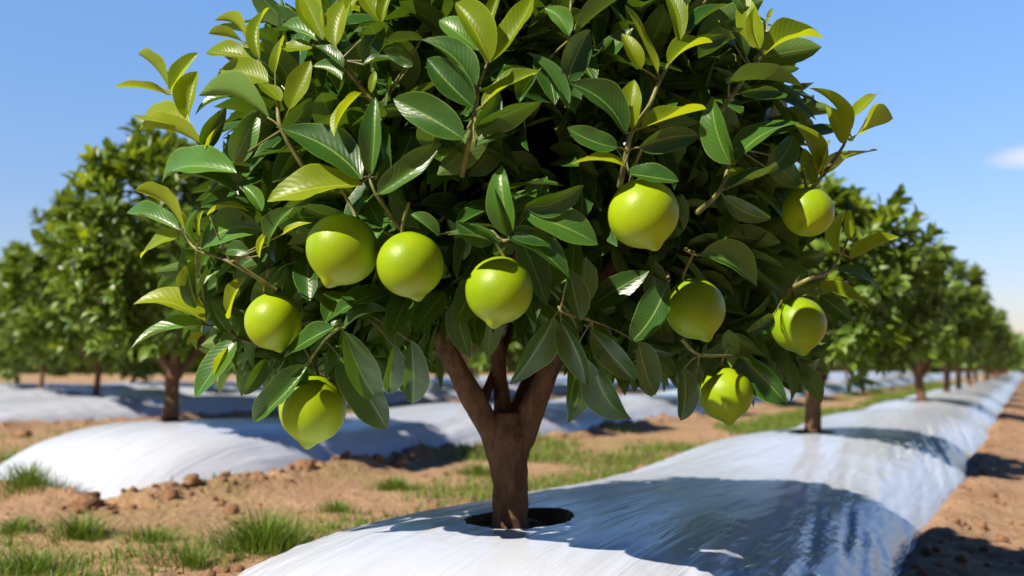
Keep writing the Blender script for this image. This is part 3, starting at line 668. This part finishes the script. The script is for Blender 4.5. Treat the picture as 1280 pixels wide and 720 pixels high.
TO=np.array(tree.location)
def zz(p): return P(p[0],p[1],p[2])
up=np.array([0,0,1.0])
hero_c=[]
for name,tw,spec in SHOOTS:
    mm=Mesh(); pts=[px(*q) for q in tw]; tp=[P(a,b,depth(a,b)+0.012) for a,b in pts]
    tp[0]=tp[0]+np.array([0,0.05,0])
    r0=0.0042 if len(tw)>3 else 0.0035
    tube(mm,tp,np.linspace(r0,0.0016,len(tp)),7,0,5,0.1,len(name))
    for li,s in enumerate(spec.split(';')):
        q=s.split(); bx,by=px(q[0],float(q[1]),float(q[2])); tx,ty=px(q[0],float(q[3]),float(q[4])); wp=float(q[5])*0.264; roll=math.radians(float(q[6]))
        zb=depth(bx,by)+0.004*random.uniform(-1,1)
        ln=math.hypot(tx-bx,ty-by)*zb/F
        # a leaf leans out of the picture plane with its shoot, upper leaves a little towards the sky behind, hanging ones towards the eye
        zt=0.5*zb+0.5*depth(tx,ty)+ln*(-0.18 if ty>by else 0.05)+random.uniform(-0.15,0.10)*ln
        B=P(bx,by,zb); T=P(tx,ty,zt); A=T-B; Ln=np.linalg.norm(A); A=A/Ln
        view=unit(-B+np.array([0,0,HC])); tc_=view-(view@A)*A; tc_=unit(tc_)
        sd=np.cross(A,tc_); sd=sd if (sd@(up+np.array([-0.35,0,0])))>0 else -sd
        n_=math.cos(roll)*tc_+math.sin(roll)*sd
        if roll>0.1: n_=n_+(0.55 if q[7]=='m' else 0.3)*SUN*(1 if roll<1.5 else 0)
        Wt=min(wp*zb/F*1.08/max(abs(math.cos(roll)),0.62),0.52*Ln)
        leaves(mm,B,A,n_,Ln,Wt,random.uniform(0.02,0.10),math.radians(random.uniform(16,44)),random.uniform(-0.10,0.10),random.random()*(0.25 if roll<-0.1 else 1.0),2 if q[7]=='y' else 1,14,6,random.uniform(0.008,0.026),random.uniform(-0.7,0.7))  # leaves turned downward get a darker green, shade put into their colour
        hero_c.append((B+T)/2)
        # petiole back to the twig
        d2=[np.linalg.norm(B-t) for t in tp]; nt_=tp[int(np.argmin(d2))]
        if 0.006<min(d2)<0.2: tube(mm,[nt_,(nt_+B)/2+np.array([0,0,0.002]),B+A*0.004],[0.0017,0.0014,0.0012],5,0,3)
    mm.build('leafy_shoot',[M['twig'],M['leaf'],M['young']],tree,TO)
# trunk and limbs
def limb(name,pts,rads,seed,ns=18):
    mm=Mesh(); tube(mm,[P(*p) for p in pts],rads,ns,0,9,0.34,seed); return mm.build(name,M['bark'],tree,TO)
limb('trunk',[(638,690,ZT),(638,668,ZT),(637,648,ZT),(637,615,ZT),(636,580,ZT),(634,548,ZT),(633,515,ZT)],[0.052,0.043,0.0345,0.0300,0.0315,0.040,0.032],1,28)
limb('branch',[(630,566,ZT),(612,535,1.79),(585,485,1.76),(548,422,1.72),(518,385,1.68),(470,330,1.62),(425,270,1.60)],[0.027,0.024,0.020,0.017,0.0135,0.010,0.006],2)
limb('branch',[(634,560,ZT),(630,515,1.81),(624,465,1.83),(618,410,1.82),(600,340,1.80),(590,230,1.80),(600,100,1.82)],[0.023,0.018,0.013,0.011,0.010,0.008,0.005],3)
limb('branch',[(642,562,ZT),(660,520,1.79),(678,480,1.77),(700,430,1.75),(735,370,1.72),(790,300,1.68),(850,220,1.66)],[0.028,0.023,0.0185,0.016,0.0135,0.010,0.006],4)
limb('branch',[(640,540,1.83),(668,470,1.95),(720,400,2.05),(800,330,2.12),(880,250,2.1)],[0.022,0.017,0.014,0.011,0.005],5)
limb('branch',[(600,512,1.79),(612,480,1.83),(628,440,1.88),(640,380,1.95),(620,250,2.0)],[0.012,0.0085,0.0075,0.007,0.004],6)
limb('branch',[(548,424,1.73),(580,395,1.66),(600,385,1.60),(640,330,1.5),(680,270,1.42)],[0.013,0.011,0.010,0.008,0.004],7)
limb('branch',[(700,432,1.78),(760,390,1.80),(850,340,1.78),(940,300,1.74)],[0.013,0.010,0.007,0.004],8)
limb('branch',[(530,400,1.71),(480,370,1.72),(410,330,1.72),(340,320,1.74)],[0.012,0.009,0.007,0.004],9)
# inner foliage
HCEN=np.array(hero_c)
def blocked(p,margin=0.0,tube_=0.03):
    ok=np.ones(len(p),bool); d=p-np.array([0,0,HC]); sx=640+F*d[:,0]/d[:,1]; sy=HOR-F*d[:,2]/d[:,1]
    for (c,r) in fr3:
        dc=c-np.array([0,0,HC]); fx,fy=640+F*dc[0]/dc[1],HOR-F*dc[2]/dc[1]; rp=F*r/dc[1]
        ok&=~((np.hypot(sx-fx,sy-fy)<rp+48+margin)&(p[:,1]<c[1]+0.05))
        v=p-c; t=v@SUN; dist=np.linalg.norm(v-t[:,None]*SUN,axis=1)
        ok&=~((t>0)&(dist<r*0.9+0.02+tube_))
        ok&=np.linalg.norm(v,axis=1)>r+0.045
    for c in HCEN:      # the outer shoots are the ones that reach the light: nothing grows right in front of them
        dc=c-np.array([0,0,HC]); fx,fy=640+F*dc[0]/dc[1],HOR-F*dc[2]/dc[1]
        ok&=~((np.hypot(sx-fx,sy-fy)<45)&(p[:,1]<c[1]+0.05))
        v=p-c; t=v@SUN; dist=np.linalg.norm(v-t[:,None]*SUN,axis=1)
        ok&=~((t>0.0)&(t<0.45)&(dist<tube_))
    return ok,sx,sy
mm=Mesh()
def full_below(d):
    k=1/(np.hypot(d[:,0],d[:,1])**2.9+np.abs(d[:,2])**2.9)**(1/2.9)
    return np.where((d[:,2]<0)[:,None],d*k[:,None],d)
n=600; d=full_below(unit(rng.normal(0,1,(n,3)))); rr=np.clip(0.90+rng.normal(0,0.07,n),0.7,1.03)
rr=np.where(d[:,1]<0,rr*(1-0.36*np.abs(d[:,1])),rr)
rr=rr*np.where(d[:,2]>0,1-0.13*d[:,2]+rng.normal(0,0.07,n),1)*np.where(np.abs(d[:,0])>0.55,0.93,1)
tips=np.stack([d[:,0]*RX*rr,ZT+d[:,1]*RX*rr,CZ+d[:,2]*np.where(d[:,2]<0,RZ*0.90,RZ)*rr],1)
ok,sx,sy=blocked(tips,0,0.062)
ok&=(d[:,1]>-0.25)|(rng.random(n)<0.6)
ok&=~((sx>495)&(sx<715)&(sy>375)&(tips[:,1]<2.0))
ok&=~((sx>500)&(sx<715)&(sy>400))
tips=tips[ok]; d=d[ok]; n=len(tips)
yn=(rng.random(n)<0.42)&(d[:,2]>0.2)
rosette_set(mm,tips,d+np.array([0,0,0.5])+rng.normal(0,0.3,(n,3)),11,0.098,62,lambda i,t: np.where(yn[i]&(t>0.5),1,0),0.08+0.08*rng.random(n),0.44,7,4)
# low skirts of foliage left and right of the fork
sk=[]
for (x0,x1,y0,y1,cnt_) in ((285,505,365,452,95),(735,1000,390,458,80),(230,330,300,400,30),(880,1010,280,400,30)):
    for k in range(cnt_):
        fy=rng.random()**0.8; fx=rng.random(); xx=x0+(x1-x0)*fx; yy=y0+(y1-y0)*fy
        sk.append(P(xx,yy,depth(xx,yy)+0.09+0.38*rng.random()))
sk=np.array(sk); ok,_,_=blocked(sk,0,0.055); sk=sk[ok]; n=len(sk)
dd=sk-np.array([0,ZT,CZ]); dd=unit(dd*np.array([1,1,0.4]))
rosette_set(mm,sk,dd+np.array([0,0,-0.1])+rng.normal(0,0.35,(n,3)),9,0.100,60,lambda i,t: np.zeros(len(i),int),0.07+0.06*rng.random(n),0.46,6,4)
n=4800; d=full_below(unit(rng.normal(0,1,(n,3)))); r=0.35+0.5*rng.random(n)**0.7
p=np.stack([d[:,0]*RX*r,ZT+d[:,1]*RX*r,CZ+d[:,2]*np.where(d[:,2]<0,RZ*0.92,RZ)*r],1)
ok,sx,sy=blocked(p); ok&=~((sx>490)&(sx<715)&(sy>375)&(p[:,1]<2.05)); ok&=~((sx>505)&(sx<712)&(sy>410))
p=p[ok]; d=d[ok]; n=len(p)
leaves(mm,p,rng.normal(0,1,(n,3))+d*0.6+np.array([0,0,-0.2]),rng.normal(0,0.6,(n,3))+np.array([0,0,1.0])+d*0.4,0.105*rng.uniform(0.75,1.15,n),0.046,0.06,0.3,0.0,rng.random(n)*0.25,0,6,4,0.012)  # inner leaves kept to the dark tones, crown shade put into their colour
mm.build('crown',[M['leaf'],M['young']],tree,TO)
# ------------------------------------------------------------------ fruit
def fruit(i):
    fx,fy,rr,nb,lab=FRUITS[i]; c,r=fr3[i]; rf=random.Random(i*13+5)
    nu,nv=48,36; th_=np.linspace(0,math.pi,nv+1); ph=np.arange(nu)/nu*2*math.pi; TH,PH=np.meshgrid(th_,ph,indexing='ij')
    e=math.pi-TH
    radial=np.sin(TH)*(1+0.03*np.cos(2*PH+rf.random()*6)+0.018*fbm(np.cos(PH)*1.4+i,np.sin(PH)*1.4+TH*1.3,i))
    zz_=np.cos(TH)*1.0-0.03*np.exp(-(e/0.60)**2)-0.17*np.exp(-(e/0.19)**2)
    radial=radial*(1-0.06*np.exp(-((e-0.42)/0.25)**2))+0.02*np.exp(-((e-0.16)/0.07)**2)
    zz_=zz_-0.05*np.exp(-(TH/0.22)**2)+0.015*np.exp(-((TH-0.35)/0.15)**2)      # dimple at the stalk
    v=np.stack([radial*np.cos(PH)*r,radial*np.sin(PH)*r,zz_*r],-1).reshape(-1,3)
    f=[(a*nu+b,(a+1)*nu+b,(a+1)*nu+(b+1)%nu,a*nu+(b+1)%nu) for a in range(nv) for b in range(nu)]
    dn=np.array([nb[0],-0.25*rr,-nb[1]],float)
    if i==5: dn=np.array([-10,-22,-22.0])
    q=Vector(-dn).to_track_quat('Z','Y').to_matrix().to_4x4()
    mm=Mesh(); mm.add(v,np.array(f)); o=mm.build('lime_fruit',M['peel']); o.matrix_world=Matrix.Translation(Vector(c))@q
    tag(o,lab,'fruit','green citrus fruit on the big tree')
    s=Mesh(); tube(s,[(0,0,r*0.93),(0.001,0,r*1.05),(0.006,0.012,r*1.32),(0.01,0.035,r*1.7)],[0.0042,0.0026,0.0022,0.0022],8,0,4,0.1,i)
    tube(s,[(0,0,r*0.925),(0,0,r*0.955),(0,0,r*0.985)],[0.0085,0.0075,0.0028],10,0,2,0.3,i)
    s.build('stalk',M['twig'],o)
for i in range(len(FRUITS)): fruit(i)

# ------------------------------------------------------------------ far away: trees at the ends of the rows, a wood, a hill
wd=Mesh(); n=0
for k in range(150):
    t=k/149; ang=math.radians(-36+66*t+random.uniform(-0.4,0.4)); rr_=random.uniform(85,110); cx,cy=rr_*math.sin(ang),rr_*math.cos(ang)
    hh=random.uniform(1.4,2.4) if ang<math.radians(-8) else random.uniform(3.0,5.5) if ang<math.radians(25.5) else random.uniform(3.0,4.2) if ang<math.radians(26.6) else random.uniform(1.2,1.8); m_=300
    d=unit(rng.normal(0,1,(m_,3))); p=np.stack([cx+d[:,0]*2.6,cy+d[:,1]*2.6,hh*0.5+d[:,2]*hh*0.52],1)*1.0
    leaves(wd,p,rng.normal(0,1,(m_,3)),d+np.array([0,0,0.6]),rng.uniform(0.5,1.0,m_),rng.uniform(0.4,0.7,m_),0.1,0.3,0,rng.random(m_),0,2,2)
tag(wd.build('distant_wood',M['rowleaf']),'green line of trees closing the field at the horizon','wood',kind='stuff')
xs=np.linspace(-1600,2200,240); hv=[];hf=[]
for j,(yy,sc_) in enumerate(((900,0),(1000,0.55),(1150,1.0),(1400,0.8),(1800,0.0))):
    for x in xs:
        hv.append((x,yy,-1+sc_*(38+16*float(fbm(np.array(x/420.0),np.array(2.0+yy/3000),81,4))+3*float(fbm(np.array(x/40.0),np.array(yy/90.0),82,2)))))
nx_=len(xs)
for j in range(4):
    for i in range(nx_-1): hf.append((j*nx_+i,j*nx_+i+1,(j+1)*nx_+i+1,(j+1)*nx_+i))
tag(link_mesh('hills',np.array(hv),np.array(hf),M['hill']),kind='structure')
